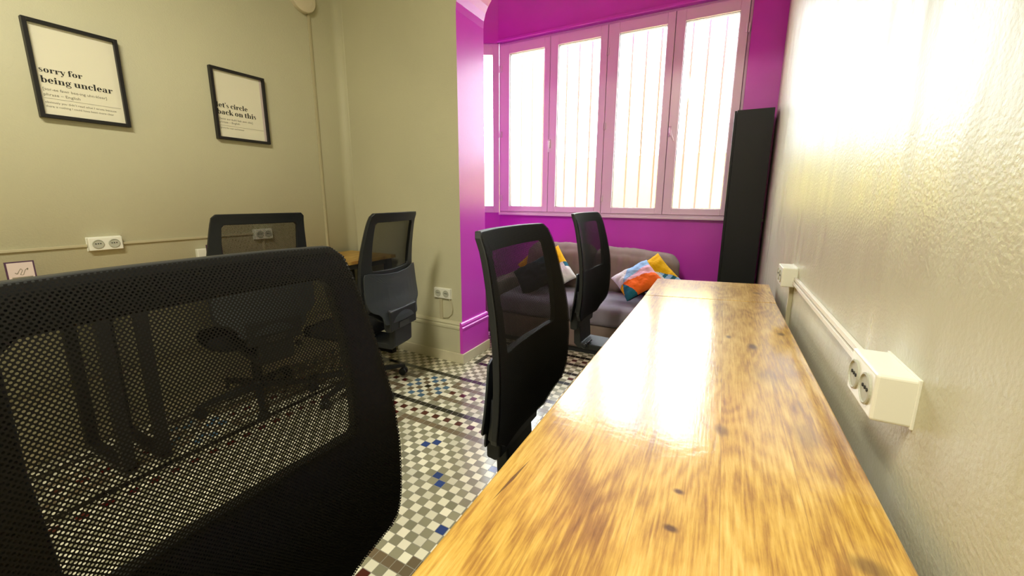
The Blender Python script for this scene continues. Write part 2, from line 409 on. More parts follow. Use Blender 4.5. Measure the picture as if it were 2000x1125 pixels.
# alcove: window wall, angled bay return, left side
ZS, ZT = 1.075, 2.86
WX0, WX1 = -2.285, .07
bm = bmesh.new()
box(bm, WX0, XR, YW, YW+.2, 0, ZS)                # below the sill
box(bm, WX0, XR, YW-.035, YW+.2, ZT, ZC)          # lintel, slightly proud
box(bm, WX1, XR, YW-.035, YW+.2, ZS, ZT)          # right of the window
link('wall_window', bm, M['purple'], **S)
bayA, bayB = Vector((WX0, YW, 0)), Vector((-2.86, 3.70, 0))
bd = (bayB-bayA).normalized(); bn = Vector((bd.y, -bd.x, 0))   # outward normal
if bn.y < 0: bn = -bn
def bay_box(bm, s0, s1, n0, n1, z0, z1):
    q = [bayA + bd*s0 + bn*n0, bayA + bd*s1 + bn*n0, bayA + bd*s1 + bn*n1, bayA + bd*s0 + bn*n1]
    A = [bm.verts.new((p.x, p.y, z0)) for p in q]; B = [bm.verts.new((p.x, p.y, z1)) for p in q]
    fs = [bm.faces.new(A), bm.faces.new(B[::-1])] + [bm.faces.new((A[k], B[k], B[(k+1) % 4], A[(k+1) % 4])) for k in range(4)]
    bmesh.ops.recalc_face_normals(bm, faces=fs)
BLn = (bayB-bayA).length
bm = bmesh.new(); bay_box(bm, 0, BLn+.1, 0, .18, 0, ZS); bay_box(bm, 0, BLn+.1, -.035, .18, ZT, ZC); bay_box(bm, .50, BLn+.1, 0, .18, ZS, ZT)
link('wall_bay', bm, M['purple'], **S)
link('wall_alcove', bx(-3.0, -2.86, YE+.3, 3.72, 0, ZC), M['purple'], **S)

# skirting: moulded plaster baseboard with a cream tile kick
def skirt_profile(d=1):
    return [(0, .0), (.030, .0), (.030, .262), (.036, .266), (.036, .280), (.028, .284), (.024, .292), (.030, .300), (.022, .312), (.012, .318), (0, .318)]
bm = bmesh.new()
P = [(YE - o, z) for o, z in skirt_profile()]
prism(bm, P, 'x', XL+.02, -1.665)
link('baseboard_end', bm, M['wall'], **S)
bm = bmesh.new()
prism(bm, [(-1.665 + o*.8, z) for o, z in skirt_profile()], 'y', YE-.0301, YE+.34)
link('baseboard_column', bm, M['purple'], **S)
bm = bmesh.new()
prism(bm, [(XL + o, z) for o, z in skirt_profile()], 'y', YB, YE)
link('baseboard_left', bm, M['wall'], **S)
bm = bmesh.new(); box(bm, XL+.03, -1.636, YE-.042, YE-.0305, 0, .078); box(bm, -1.6405, -1.628, YE-.042, YE+.345, 0, .078)
link('trim_1', bm, M['cream_tile'], bev=.003, **S)
link('trim_2', bx(XL+.0305, XL+.042, YB, YE-.04, 0, .078), M['cream_tile'], bev=.003, **S)
link('trim_3', bx(WX0+.02, XR, YW-.055, YW+.02, ZS-.022, ZS), M['upvc'], bev=.004, **S)
link('trim_4', bx(WX0+.0, XR, YW-.06, YW-.0355, ZT, ZT+.028), M['purple'], bev=.006, **S)

# ------------------------------------------------------------------ window
def ring_frame(bm, x0, x1, z0, z1, gx0, gx1, gz0, gz1, y0, y1):
    box(bm, x0, gx0, y0, y1, z0, z1); box(bm, gx1, x1, y0, y1, z0, z1)
    box(bm, gx0, gx1, y0, y1, z0, gz0); box(bm, gx0, gx1, y0, y1, gz1, z1)
win = empty('window_1', (WX0, YW, ZS), **S)
def wlocal(bm):
    bmesh.ops.translate(bm, verts=bm.verts, vec=(-WX0, -YW, -ZS)); return bm
bm = bmesh.new(); ring_frame(bm, WX0, WX1, ZS, ZT, WX0+.045, WX1-.045, ZS+.04, ZT-.045, YW+.03, YW+.09); ring_frame(bm, WX0, WX1, ZS, ZT, WX0+.021, WX1-.021, ZS+.018, ZT-.022, YW+.0, YW+.0301)
link('window_frame', wlocal(bm), M['upvc'], win, bev=.003)
SX = [-2.262, -1.6805, -1.0975, -.5085, .047]
GX = [(-2.150, -1.744), (-1.596, -1.168), (-.992, -.575), (-.428, -.020)]
GZ = (1.152, 2.742)
for k in range(4):
    bm = bmesh.new(); ring_frame(bm, SX[k]+.0022, SX[k+1]-.0022, ZS+.02, ZT-.024, GX[k][0], GX[k][1], *GZ, YW-.018, YW+.05)
    sash = link('sash', wlocal(bm), M['upvc'], win, bev=.004)
    bm = bmesh.new(); ring_frame(bm, GX[k][0]-.001, GX[k][1]+.001, GZ[0]-.001, GZ[1]+.001, GX[k][0]+.004, GX[k][1]-.004, GZ[0]+.004, GZ[1]-.004, YW-.004, YW+.03)
    link('glazing_seal', wlocal(bm), M['seal'], sash)
    link('pane', wlocal(bx(GX[k][0]-.002, GX[k][1]+.002, YW+.014, YW+.020, GZ[0]-.002, GZ[1]+.002)), M['glass'], sash)
def hinge(x, z):
    bm = bmesh.new()
    for s in (-1, 1):
        tube(bm, [(x+s*.008, YW-.028, z-.033), (x+s*.008, YW-.028, z+.033)], .006, 8)
        box(bm, x+s*.003, x+s*.016, YW-.026, YW-.016, z-.03, z+.03)
    link('hinge', wlocal(bm), M['upvc'], win)
for k in (1, 2, 3): link('gap_backing', wlocal(bx(SX[k]-.02, SX[k]+.02, YW+.0505, YW+.062, ZS+.03, ZT-.03)), M['seal'], win)  # dark strips added behind the sash joints so the gaps read dark
for z in (1.24, 1.93, 2.60): hinge(SX[2], z); hinge(SX[0]+.008, z); hinge(SX[4]-.002, z)
def handle(x, z, tilt):
    bm = bmesh.new()
    box(bm, x-.012, x+.012, YW-.026, YW-.016, z-.045, z+.045)
    tube(bm, [(x, YW-.018, z+.02), (x, YW-.05, z+.02)], .008, 10)
    tube(bm, [(x, YW-.05, z+.028), (x+tilt*.3, YW-.052, z-.02), (x+tilt, YW-.05, z-.085)], [.010, .009, .007], 10)
    link('handle', wlocal(bm), M['upvc'], win, smooth=True)
handle(SX[1]+.012, 1.80, 0.0); handle(SX[3]+.018, 1.84, .035)
# angled side light of the bay
win2 = empty('window_2', (0, 0, 0), **S)
bm = bmesh.new()
bay_box(bm, 0.0, .07, -.015, .06, ZS, ZT); bay_box(bm, .43, .50, -.015, .06, ZS, ZT); bay_box(bm, .07, .43, -.015, .06, ZS, ZS+.075); bay_box(bm, .07, .43, -.015, .06, ZT-.11, ZT)
link('window_frame', bm, M['upvc'], win2, bev=.003)
bm = bmesh.new(); bay_box(bm, .068, .432, .015, .021, ZS+.073, ZT-.108); link('pane', bm, M['glass'], win2)
area('bay_daylight_portal', tuple(bayA + bd*.25 + bn*.1 + Vector((0, 0, 1.95))), (-PI/2, 0, math.atan2(bd.y, bd.x)+PI), .5, 1.75, 1, (1, 1, 1), True)

# outside: grille bars and an added wall that tints the lower panes yellow
gr = empty('window_grille', (-1.1, 4.42, .95), label='cream vertical bar grille seen faintly outside the bright windows', cat='grille')
link('rail', bx(-1.7, 1.7, -.012, .012, 0, .03), M['bar'], gr); link('rail', bx(-1.7, 1.7, -.012, .012, 2.35, 2.38), M['bar'], gr)
for k in range(25):
    x = -1.68 + k*.14
    link('bar', bx(x-.009, x+.009, -.003, .003, .03, 2.35), M['bar'], gr)
link('pane_tint_wall', bx(-6, 3, 5.6, 5.8, 0, 1.8), M['outwall'], label='yellow wall added outside to tint the lower part of the bright windows', cat='wall')
link('courtyard_ground', bx(-6, 3, YW+.2, 5.6, -.1, 0), M['outwall'], kind='structure')

# ------------------------------------------------------------------ desk along the right wall
desk = empty('desk', (0, 0, .75), label='long varnished knotty pine worktop running along the right wall', cat='desk')
ZD = .75
bm = bmesh.new(); prism(bm, [(-.322, -.7), (.282, -.7), (.268, 2.208), (-.318, 2.073)], 'z', -.034, 0)
link('worktop', bm, M['desk'], desk, bev=.004)
for y in (-.6, .665, 1.72):
    for x in (-.28, .235):
        link('leg', bx(x-.022, x+.022, y-.022, y+.022, -.75, -.034), M['blackmetal'], desk, bev=.003)
desk2 = empty('desk', (0, 0, .75), label='short pine end board beyond the joint, at the far end of the desk', cat='desk')
bm = bmesh.new(); prism(bm, [(-.3185, 2.0765), (.268, 2.2115), (.278, 2.69), (-.323, 2.565)], 'z', -.034, 0)
link('worktop', bm, M['desk2'], desk2, bev=.003)
for x, y in ((.03, 2.58), (.235, 2.62), (.03, 2.20), (.235, 2.26)):
    link('leg', bx(x-.022, x+.022, y-.022, y+.022, -.75, -.034), M['blackmetal'], desk2, bev=.003)

# ------------------------------------------------------------------ tall black cabinet
cab = empty('cabinet', (.155, 3.72, 0), label='tall narrow black cabinet standing in the corner right of the window', cat='cabinet')
cw, ch, cd = .250, 1.925, .24
link('side_panel', bx(-cw/2, cw/2, 0, .018, 0, ch), M['cab'], cab, bev=.001)
link('side_panel', bx(-cw/2, cw/2, cd-.018, cd, 0, ch), M['cab'], cab, bev=.001)
link('back_panel', bx(cw/2-.008, cw/2, .018, cd-.018, .05, ch-.018), M['cab'], cab)
link('top_panel', bx(-cw/2, cw/2, .018, cd-.018, ch-.018, ch), M['cab'], cab)
link('plinth', bx(-cw/2+.01, cw/2, .018, cd-.018, 0, .05), M['cab'], cab)
link('door', bx(-cw/2-.018, -cw/2-.001, .002, cd-.002, .055, ch-.004), M['cab'], cab, bev=.001)
for k in range(1, 5): link('shelf', bx(-cw/2, cw/2-.008, .018, cd-.018, k*.38, k*.38+.018), M['cab'], cab)

# ------------------------------------------------------------------ office chair
def poly_ray(poly, ang, c):
    d = (math.sin(ang), math.cos(ang)); best = None
    n = len(poly)
    for i in range(n):
        p, q = poly[i], poly[(i+1) % n]
        ex, ez = q[0]-p[0], q[1]-p[1]; den = d[0]*ez - d[1]*ex
        if abs(den) < 1e-12: continue
        t = ((p[0]-c[0])*ez - (p[1]-c[1])*ex)/den
        s = ((p[0]-c[0])*d[1] - (p[1]-c[1])*d[0])/den
        if t > 0 and -1e-9 <= s <= 1+1e-9 and (best is None or t < best): best = t
    return (c[0]+d[0]*best, c[1]+d[1]*best)
def sym(h): return h + [(-a, b) for a, b in h[::-1] if a > 1e-6]
OUT = sym([(0, 1.157), (.10, 1.157), (.199, 1.156), (.209, 1.152), (.214, 1.142), (.220, 1.10), (.233, 1.0), (.247, .88), (.253, .78), (.254, .68), (.252, .625), (.246, .602), (.236, .589), (.165, .545), (.150, .525), (.13, .52), (0, .52)])
INN = sym([(0, 1.103), (.166, 1.103), (.175, 1.100), (.176, 1.092), (.179, .98), (.175, .87), (.172, .834), (.165, .826), (0, .820)])
PROF = [(1.165, -.334), (1.11, -.307), (1.05, -.292), (.95, -.272), (.86, -.260), (.77, -.256), (.67, -.259), (.6, -.268), (.5, -.28), (.4, -.29)]
def xprof(z):
    for (z1, x1), (z2, x2) in zip(PROF, PROF[1:]):
        if z <= z1 and z >= z2:
            t = (z1-z)/(z1-z2); return x1 + (x2-x1)*t
    return PROF[0][1] if z > 1.165 else PROF[-1][1]
def xs(z):  # smoothed
    return sum(xprof(z+d) for d in (-.02, -.01, 0, .01, .02))/5
def SP(y, z, off=0):
    return Vector((xs(z) - .034*(1-(y/.25)**2) - off, y, z))
def disc(poly, off, rings, n=96, inner=None, uv=True, c=(0, .86)):
    """a sheet following the curved back: fan of rings between an inner outline (or its centre) and an outer one"""
    bm = bmesh.new(); ul = bm.loops.layers.uv.new('UVMap')
    R = []
    for i in range(n):
        a = 2*PI*i/n; po = poly_ray(poly, a, c); pi = poly_ray(inner, a, c) if inner else c
        R.append([(pi[0]+(po[0]-pi[0])*t, pi[1]+(po[1]-pi[1])*t) for t in rings])
    V = [[bm.verts.new(SP(y, z, off(y, z) if callable(off) else off)) for (y, z) in r] for r in R]
    cv = None if inner else bm.verts.new(SP(c[0], c[1], off(*c) if callable(off) else off))
    q = {}
    for i in range(n):
        for k, v in enumerate(V[i]): q[v] = R[i][k]
    if cv: q[cv] = c
    for i in range(n):
        A, B = V[i], V[(i+1) % n]
        if cv: bm.faces.new((cv, B[0], A[0]))
        for k in range(len(rings)-1): bm.faces.new((A[k], B[k], B[k+1], A[k+1]))
    for f in bm.faces:
        for lp in f.loops: lp[ul].uv = q[lp.vert]
    for f in bm.faces:
        f.normal_update()
    return bm
def thicken(bm, vec):
    """give an open sheet a real thickness along vec"""
    geo = bmesh.ops.extrude_face_region(bm, geom=list(bm.faces))
    bmesh.ops.translate(bm, verts=[g for g in geo['geom'] if isinstance(g, bmesh.types.BMVert)], vec=vec)
    bmesh.ops.recalc_face_normals(bm, faces=list(bm.faces))
def chair():
    t = empty('office_chair', (0, 0, 0), label='x', cat='office chair')
    # frame ring
    bm = disc(OUT, .004, [0, .25, .5, .75, .93, 1], inner=INN); thicken(bm, (-.020, 0, 0))
    link('back_frame', bm, M['black'], t, smooth=False, bev=.004)
    bm = disc([(y*.993, .86+(z-.86)*.996) for y, z in OUT], 0, [.2, .4, .6, .8, .93, 1])
    geo = bmesh.ops.duplicate(bm, geom=list(bm.verts)+list(bm.edges)+list(bm.faces))['geom']   # the cloth has a front and a back face
    bmesh.ops.translate(bm, verts=[g for g in geo if isinstance(g, bmesh.types.BMVert)], vec=(-.0007, 0, 0))
    link('mesh_panel', bm, M['mesh'], t, smooth=True)
    # lumbar shell behind the mesh, flaring away from it to leave a pocket
    SH = sym([(0, .80), (.12, .806), (.215, .822), (.236, .826), (.246, .81), (.252, .74), (.252, .66), (.247, .63), (.235, .605), (.188, .580), (.174, .562), (.168, .520), (.155, .512), (0, .512)])
    def so(y, z):
        f = max(0, min(1, (z-.55)/.28)); e = abs(y)/.25
        return .034 + .020*(1-f) + .010*(1-e*e)
    bm = disc(SH, so, [.2, .4, .6, .8, .93, 1], c=(0, .66)); thicken(bm, (-.007, 0, 0))
    link('lumbar_shell', bm, M['blackgrey'], t, bev=.002)
    # rails that tie the shell to the frame at both sides
    for s in (-1, 1):
        bm = bmesh.new()
        pts = [SP(s*.225, z, .022) for z in (.60, .66, .72)]
        tube(bm, pts, .014, 8); link('side_clip', bm, M['black'], t, smooth=True)
    bm = bmesh.new()
    prism(bm, [(-.376, .585), (-.350, .60), (-.322, .53), (-.326, .475), (-.342, .458), (-.374, .462)], 'y', -.135, .135)
    blk = link('lower_back_block', bm, M['black'], t, bev=.006)
    link('recess', bx(-.377, -.373, -.05, .05, .468, .505), M['dark'], blk)
    bm = bmesh.new()
    prism(bm, [(-.368, .50), (-.328, .50), (-.318, .372), (-.05, .372), (-.05, .342), (-.335, .335), (-.364, .36)], 'y', -.09, .09)
    link('back_bracket', bm, M['black'], t, bev=.006)
    bm = bmesh.new(); tube(bm, [(-.27, -.04, .385), (-.27, -.145, .385)], .007, 8); lathe(bm, [(.010, 0), (.017, .004), (.017, .022), (.012, .026)], 14, (-.27, -.170, .385), 'y')
    link('tension_knob', bm, M['black'], t, smooth=True)
    # seat
    def rounded(hx0, hx1, hy, r, n=8):
        o = []
        for (cx, cy, a0) in ((hx1-r, hy-r, 0), (hx0+r, hy-r, PI/2), (hx0+r, -hy+r, PI), (hx1-r, -hy+r, 3*PI/2)):
            for k in range(n+1):
                a = a0 + PI/2*k/n; o.append((cx + r*math.cos(a), cy + r*math.sin(a)))
        return o
    bm = bmesh.new(); prof = [(.90, .405), (.985, .41), (1.0, .425), (1.0, .442), (.985, .458), (.94, .468), (.75, .472), (.4, .464), (.05, .46)]
    o = rounded(-.200, .250, .245, .13); rings = []
    for s, z in prof:
        rings.append([bm.verts.new((x*s, y*s, z - (.028*max(0, (x*s-.10)/.14)**2))) for x, y in o])
    for a, b in zip(rings, rings[1:]):
        for k in range(len(o)): bm.faces.new((a[k], a[(k+1) % len(o)], b[(k+1) % len(o)], b[k]))
    bm.faces.new(rings[0][::-1]); bm.faces.new(rings[-1])
    link('seat', bm, M['seatfab'], t, smooth=True)
    bm = bmesh.new(); prism(bm, [(x*.9, y*.9) for x, y in rounded(-.19, .235, .235, .12)], 'z', .390, .408); link('seat_pan', bm, M['black'], t, bev=.006)
    link('seat_mechanism', bx(-.11, .09, -.075, .075, .335, .390), M['black'], t, bev=.01)
    bm = bmesh.new(); tube(bm, [(.02, -.07, .37), (.02, -.20, .37), (.02, -.24, .365)], [.005, .005, .009], 8); link('height_lever', bm, M['black'], t, smooth=True)
    bm = bmesh.new(); lathe(bm, [(.027, .10), (.027, .25), (.025, .252), (.024, .336)], 18); link('gas_column', bm, M['black'], t, smooth=True)
    bm = bmesh.new(); lathe(bm, [(.030, .065), (.042, .075), (.042, .115), (.032, .125)], 20); link('base_hub', bm, M['black'], t, bev=.003)
    for k in range(5):
        a = 2*PI*k/5 + .35; c, s = math.cos(a), math.sin(a)
        bm = bmesh.new(); rs = []
        for r, zt, hw, th in ((.03, .112, .026, .036), (.15, .102, .021, .028), (.27, .085, .016, .022), (.318, .078, .014, .018)):
            rs.append([bm.verts.new((r*c - q*s*hw, r*s + q*c*hw, z)) for q, z in ((-1, zt-th), (1, zt-th), (.8, zt), (-.8, zt))])
        for A, B in zip(rs, rs[1:]):
            for i in range(4): bm.faces.new((A[i], A[(i+1) % 4], B[(i+1) % 4], B[i]))
        bm.faces.new(rs[0]); bm.faces.new(rs[-1][::-1]); bmesh.ops.recalc_face_normals(bm, faces=list(bm.faces))
        link('base_leg', bm, M['black'], t, bev=.003)
        bm = bmesh.new(); O = Vector((.305*c, .305*s, 0)); b = a + .9 + k
        bmesh.ops.create_cone(bm, cap_ends=True, segments=10, radius1=.006, radius2=.006, depth=.03, matrix=Matrix.Translation(O + Vector((0, 0, .062))))
        ax = Vector((math.cos(b), math.sin(b), 0))
        for q in (-1, 1):
            m4 = Matrix.Translation(O + ax*q*.014 + Vector((0, 0, .027))) @ ax.to_track_quat('Z', 'Y').to_matrix().to_4x4()
            bmesh.ops.create_cone(bm, cap_ends=True, segments=20, radius1=.027, radius2=.025, depth=.017, matrix=m4)
        tube(bm, [O - ax*.012 + Vector((0, 0, .045)), O + ax*.012 + Vector((0, 0, .045))], .013, 8)
        link('castor', bm, M['black'], t, bev=.002)
    return t
c0 = chair()
def place(o, x, y, rz, label, dz=0, lean=0):
    """x, y: where the middle of the backrest's top edge stands"""
    o['label'] = label; o['group'] = 'black mesh-back office chairs'
    d = Vector((math.cos(rz), math.sin(rz), 0))
    o.location = (x + d.x*.342, y + d.y*.342, 0); o.rotation_euler = (0, 0, rz)
    return o
chairs = [(-.602, .258, math.radians(-1.0), 'big black mesh office chair nearest the camera, its backrest filling the lower left'),
          (-.538, 1.050, 0, 'black mesh office chair tucked under the pine desk, in front of the sofa'),
          (-.715, 2.310, math.radians(-3), 'black mesh office chair at the far end of the pine desk, seen edge-on'),
          (-2.13, 1.215, math.radians(169), 'black mesh office chair at the left wall table under the second poster'),
          (-1.70, 1.735, math.radians(189), 'black mesh office chair seen from behind, in front of the grey end wall socket')]
allc = [c0] + [copy_tree(c0) for _ in chairs[1:]]
for o, a in zip(allc, chairs): place(o, *a)
for ch in allc[2].children:          # this chair's seat is slid forward and lower, out of sight under the board
    if ch.name.startswith(('seat.', 'seat_pan', 'seat_mechanism')) or ch.name == 'seat': ch.location.x += .10; ch.location.z -= .025

# ------------------------------------------------------------------ sofa
def pad(x0, x1, y0, y1, z0, z1, r, wr=.0, seed=0, nx=26, ny=16, nz=8, puff=.0):
    """a soft upholstered block: rounded, puffed and wrinkled"""
    from mathutils import noise
    bm = bmesh.new()
    c = Vector(((x0+x1)/2, (y0+y1)/2, (z0+z1)/2)); h = Vector(((x1-x0)/2, (y1-y0)/2, (z1-z0)/2))
    G = {}
    def vert(i, j, k):
        if (i, j, k) in G: return G[i, j, k]
        p = Vector((-1+2*i/nx, -1+2*j/ny, -1+2*k/nz))
        q = Vector((p.x*h.x, p.y*h.y, p.z*h.z))
        inner = Vector([max(-(hh-r), min(hh-r, qq)) for qq, hh in zip(q, h)])
        d = q-inner
        if d.length > 1e-9: q = inner + d.normalized()*r
        q.x *= 1 + puff*.3*(1-p.y*p.y)*(1-p.z*p.z); q.y *= 1 + puff*(1-p.x**4)*(1-p.z*p.z); q.z *= 1 + puff*(1-p.x**4)*(1-p.y*p.y)
        if wr:
            n = noise.noise(Vector((q.x*9+seed, q.y*9, q.z*5))) + .6*noise.noise(Vector((q.x*26+seed, q.y*20, q.z*7)))
            q += (q.normalized())*n*wr
        G[i, j, k] = bm.verts.new(c+q); return G[i, j, k]
    for i in range(nx):
        for j in range(ny):
            bm.faces.new([vert(*t) for t in ((i, j, 0), (i, j+1, 0), (i+1, j+1, 0), (i+1, j, 0))])
            bm.faces.new([vert(*t) for t in ((i, j, nz), (i+1, j, nz), (i+1, j+1, nz), (i, j+1, nz))])
    for i in range(nx):
        for k in range(nz):
            bm.faces.new([vert(*t) for t in ((i, 0, k), (i+1, 0, k), (i+1, 0, k+1), (i, 0, k+1))])
            bm.faces.new([vert(*t) for t in ((i, ny, k), (i, ny, k+1), (i+1, ny, k+1), (i+1, ny, k))])
    for j in range(ny):
        for k in range(nz):
            bm.faces.new([vert(*t) for t in ((0, j, k), (0, j, k+1), (0, j+1, k+1), (0, j+1, k))])
            bm.faces.new([vert(*t) for t in ((nx, j, k), (nx, j+1, k), (nx, j+1, k+1), (nx, j, k+1))])
    return bm
sofa = empty('sofa', (-1.02, 2.93, 0), math.radians(1.5), label='taupe two-seat fabric sofa against the purple wall under the windows', cat='sofa')
link('base', pad(-.665, .665, .0, .86, .045, .255, .02), M['sofa'], sofa, smooth=True)
link('plinth', bx(-.76, .76, .03, .84, 0, .05), M['black'], sofa)
for s in (-1, 1):
    link('armrest', pad(min(s*.66, s*.80), max(s*.66, s*.80), -.01, .90, .045, .515, .03, .002, 3), M['sofa'], sofa, smooth=True)
link('backrest', pad(-.665, .665, .72, .92, .24, .62, .05), M['sofa'], sofa, smooth=True)
for k, (a, b) in enumerate(((-.66, .003), (.003, .66))):
    link('seat_cushion', pad(a, b, -.01, .68, .245, .415, .045, .004, 5+k, puff=.05), M['sofaseat'], sofa, smooth=True)
def back_cushion(a, b, seed, droop):
    bm = pad(a, b, .50, .76, .40, .79, .09, .011, seed, nx=44, ny=12, nz=22, puff=.12)
    for v in bm.verts:
        t = (v.co.z-.4)/.39; v.co.y += t*.10
        s = (v.co.x-a)/(b-a); v.co.z -= droop*max(0, s)*max(0, t)*.05
        v.co.y += .006*math.sin(v.co.x*60+v.co.z*9)*max(0, 1-abs(v.co.z-.68)*7)
    link('back_cushion', bm, M['sofa'], sofa, smooth=True)
back_cushion(-.66, .02, 11, 0); back_cushion(.01, .74, 23, 1)

# ------------------------------------------------------------------ cushions
def pillow(T, A, B, su, sv, colour, label):
    """T: corner point; A, B: points along its two edges; su, sv: edge lengths"""
    from mathutils import noise
    T, A, B = Vector(T), Vector(A), Vector(B)
    ex = (A-T).normalized(); ey = (T-B); ey = (ey - ex*ey.dot(ex)).normalized(); ez = ex.cross(ey)
    c = T + ex*su/2 - ey*sv/2
    n = 60; bm = bmesh.new(); cl = bm.loops.layers.color.new('patch_colour'); V = {}
    def P(i, j, s):
        u, v = -1+2*i/n, -1+2*j/n
        ku = .93 + .07*v*v; kv = .93 + .07*u*u
        th = .062*((1-u**4)*(1-v**4))**.55
        w = noise.noise(Vector((u*3+c.x*9, v*3, s)))*.012*(1-u*u*v*v) + noise.noise(Vector((u*9+c.x*9, v*9, s)))*.003*(1-u*u*v*v)
        key = (i, j, 0 if (i in (0, n) or j in (0, n)) else s)
        if key not in V: V[key] = bm.verts.new((u*su/2*ku, v*sv/2*kv, 0 if key[2] == 0 else s*th + w))
        return V[key]
    for s in (1, -1):
        for i in range(n):
            for j in range(n):
                q = [P(i, j, s), P(i+1, j, s), P(i+1, j+1, s), P(i, j+1, s)]
                f = bm.faces.new(q if s > 0 else q[::-1]); f.smooth = True
                cc = colour(-1+2*(i+.5)/n, -1+2*(j+.5)/n) if s > 0 else (.04, .045, .06)
                for lp in f.loops: lp[cl] = (*cc, 1)
    o = link('throw_cushion', bm, M['print'], label=label, cat='cushion', group='cushions on the sofa')
    R3 = Matrix((ex, ey, ez)).transposed()
    o.location = c; o.rotation_euler = R3.to_euler()
    return o
m = mat('printed_cushion_fabric', (.5, .5, .5), .85, spec=.2, bump=(400, .3, .001)); nt = m.node_tree
at = nt.nodes.new('ShaderNodeVertexColor'); at.layer_name = 'patch_colour'; nt.links.new(at.outputs[0], nt.nodes['Principled BSDF'].inputs['Base Color'])
M['print'] = m
PW, PB, PT, PO, PP, PY, PG, PLG = (.86, .86, .86), (.56, .70, .86), (.13, .38, .46), (.90, .40, .13), (.86, .66, .72), (.85, .66, .03), (.45, .44, .42), (.58, .56, .53)
def colC(u, v):
    a = math.degrees(math.atan2(v+.03, u+.78)) % 360
    if a < 15 or a >= 352: return PP
    if a < 50: return PB
    if a < 190: return PW
    if a < 250: return PY
    if a < 292: return PT
    return PO
def colD(u, v):
    if u-v < -.25: return PY
    if v > .25: return PT if (u*1.3+v*.4) % .5 < .22 else PB
    return PW
def colA(u, v):
    if u < .05 and v > -.3: return PY
    if v > .75 and u < .35: return PT
    if u+v*.6 > .35: return PW
    return PLG
def colB(u, v):
    if u < -.1: return PY
    return PG if v > .2 else PLG
def colN(u, v): return (.07, .20, .24) if u+v > .9 else (.07, .10, .15)
pillow((-.78, 3.25, .584), (-.534, 3.38, .734), (-.636, 3.06, .435), .33, .29, colC, 'geometric cushion with light blue, pink, orange and teal facets, front right on sofa')
pillow((-.461, 3.56, .781), (-.253, 3.45, .592), (-.603, 3.42, .585), .34, .31, colD, 'yellow and teal cushion on its corner at the right end of the sofa')
pillow((-1.364, 3.52, .80), (-1.071, 3.33, .497), (-1.575, 3.40, .561), .40, .25, colA, 'yellow, white and grey cushion leaning on the sofa between the two desk chairs')
pillow((-1.62, 3.64, .79), (-1.311, 3.56, .555), (-1.763, 3.51, .47), .33, .31, colB, 'yellow and grey cushion rearmost at the left end of the sofa')
pillow((-1.69, 3.22, .556), (-1.468, 3.34, .686), (-1.48, 3.04, .415), .36, .33, colN, 'navy and teal cushion lying at the left end of the sofa')

# stack of papers on a low dark stool beyond the sofa's left arm
st = empty('side_stool', (-2.12, 3.22, 0), label='low dark stool beside the left arm of the sofa', cat='stool')
link('seat_board', bx(-.14, .14, -.16, .16, .36, .39), M['dark'], st, bev=.004)
for a in (-1, 1):
    for b in (-1, 1): link('leg', bx(a*.12-.014, a*.12+.014, b*.14-.014, b*.14+.014, 0, .36), M['dark'], st)
z = .39
for k, (hh, dx) in enumerate(((.022, .0), (.03, .01), (.018, -.01), (.026, .006))):
    bm = bmesh.new(); box(bm, -.12, .12, -.14, .14, 0, hh)
    o = link('magazine', bm, M['paper'] if k % 2 == 0 else M['upvc'], bev=.002, label=('lowest', 'second lowest', 'second highest', 'topmost')[k]+' white magazine in the stack on the low dark stool', cat='magazine', group='magazines on the stool')
    o.location = (-2.12+dx, 3.22, z+.0005); z += hh+.001

# ------------------------------------------------------------------ posters
def ell(bm, cx, cy, rx, ry, tk, tn, a0=0, a1=360, n=28):
    rings = []
    for k in range(n+1):
        a = math.radians(a0 + (a1-a0)*k/n); c, s = math.cos(a), math.sin(a)
        rings.append((bm.verts.new((cx+rx*c, cy+ry*s, 0)), bm.verts.new((cx+(rx-tk)*c, cy+(ry-tn)*s, 0))))
    for A, B in zip(rings, rings[1:]): bm.faces.new((A[0], B[0], B[1], A[1]))
def q4(bm, *p): bm.faces.new([bm.verts.new((x, y, 0)) for x, y in p])
def rc(bm, x0, y0, x1, y1): q4(bm, (x0, y0), (x1, y0), (x1, y1), (x0, y1))
def ball(bm, cx, cy, r, n=14): bm.faces.new([bm.verts.new((cx+r*math.cos(2*PI*k/n), cy+r*math.sin(2*PI*k/n), 0)) for k in range(n)])
def stroke(bm, pts):
    for (x0, y0, w0), (x1, y1, w1) in zip(pts, pts[1:]):
        dx, dy = x1-x0, y1-y0; l = math.hypot(dx, dy) or 1; nx, ny = -dy/l, dx/l
        q4(bm, (x0-nx*w0/2, y0-ny*w0/2), (x0+nx*w0/2, y0+ny*w0/2), (x1+nx*w1/2, y1+ny*w1/2), (x1-nx*w1/2, y1-ny*w1/2))
ST, TH = .34, .07
def stem(b, x, y0, y1, sl=True, top=True, bot=True):
    rc(b, x, y0, x+ST, y1)
    if bot: rc(b, x-.12, y0, x+ST+.12, y0+TH)
    if top: rc(b, x-.14, y1-TH, x+.02, y1)
def g_s(b): stroke(b, [(.68, .78, .05), (.60, .93, .07), (.38, .98, .08), (.16, .88, .16), (.16, .70, .24), (.36, .54, .28), (.58, .40, .26), (.64, .22, .20), (.50, .06, .10), (.30, .02, .07), (.12, .08, .06), (.06, .26, .05)]); return .86
def g_o(b): ell(b, .52, .5, .5, .53, ST, TH); return 1.14
def g_r(b): stem(b, .12, 0, 1); stroke(b, [(.44, .72, .06), (.58, .93, .08), (.74, .97, .08)]); ball(b, .80, .84, .15); return .98
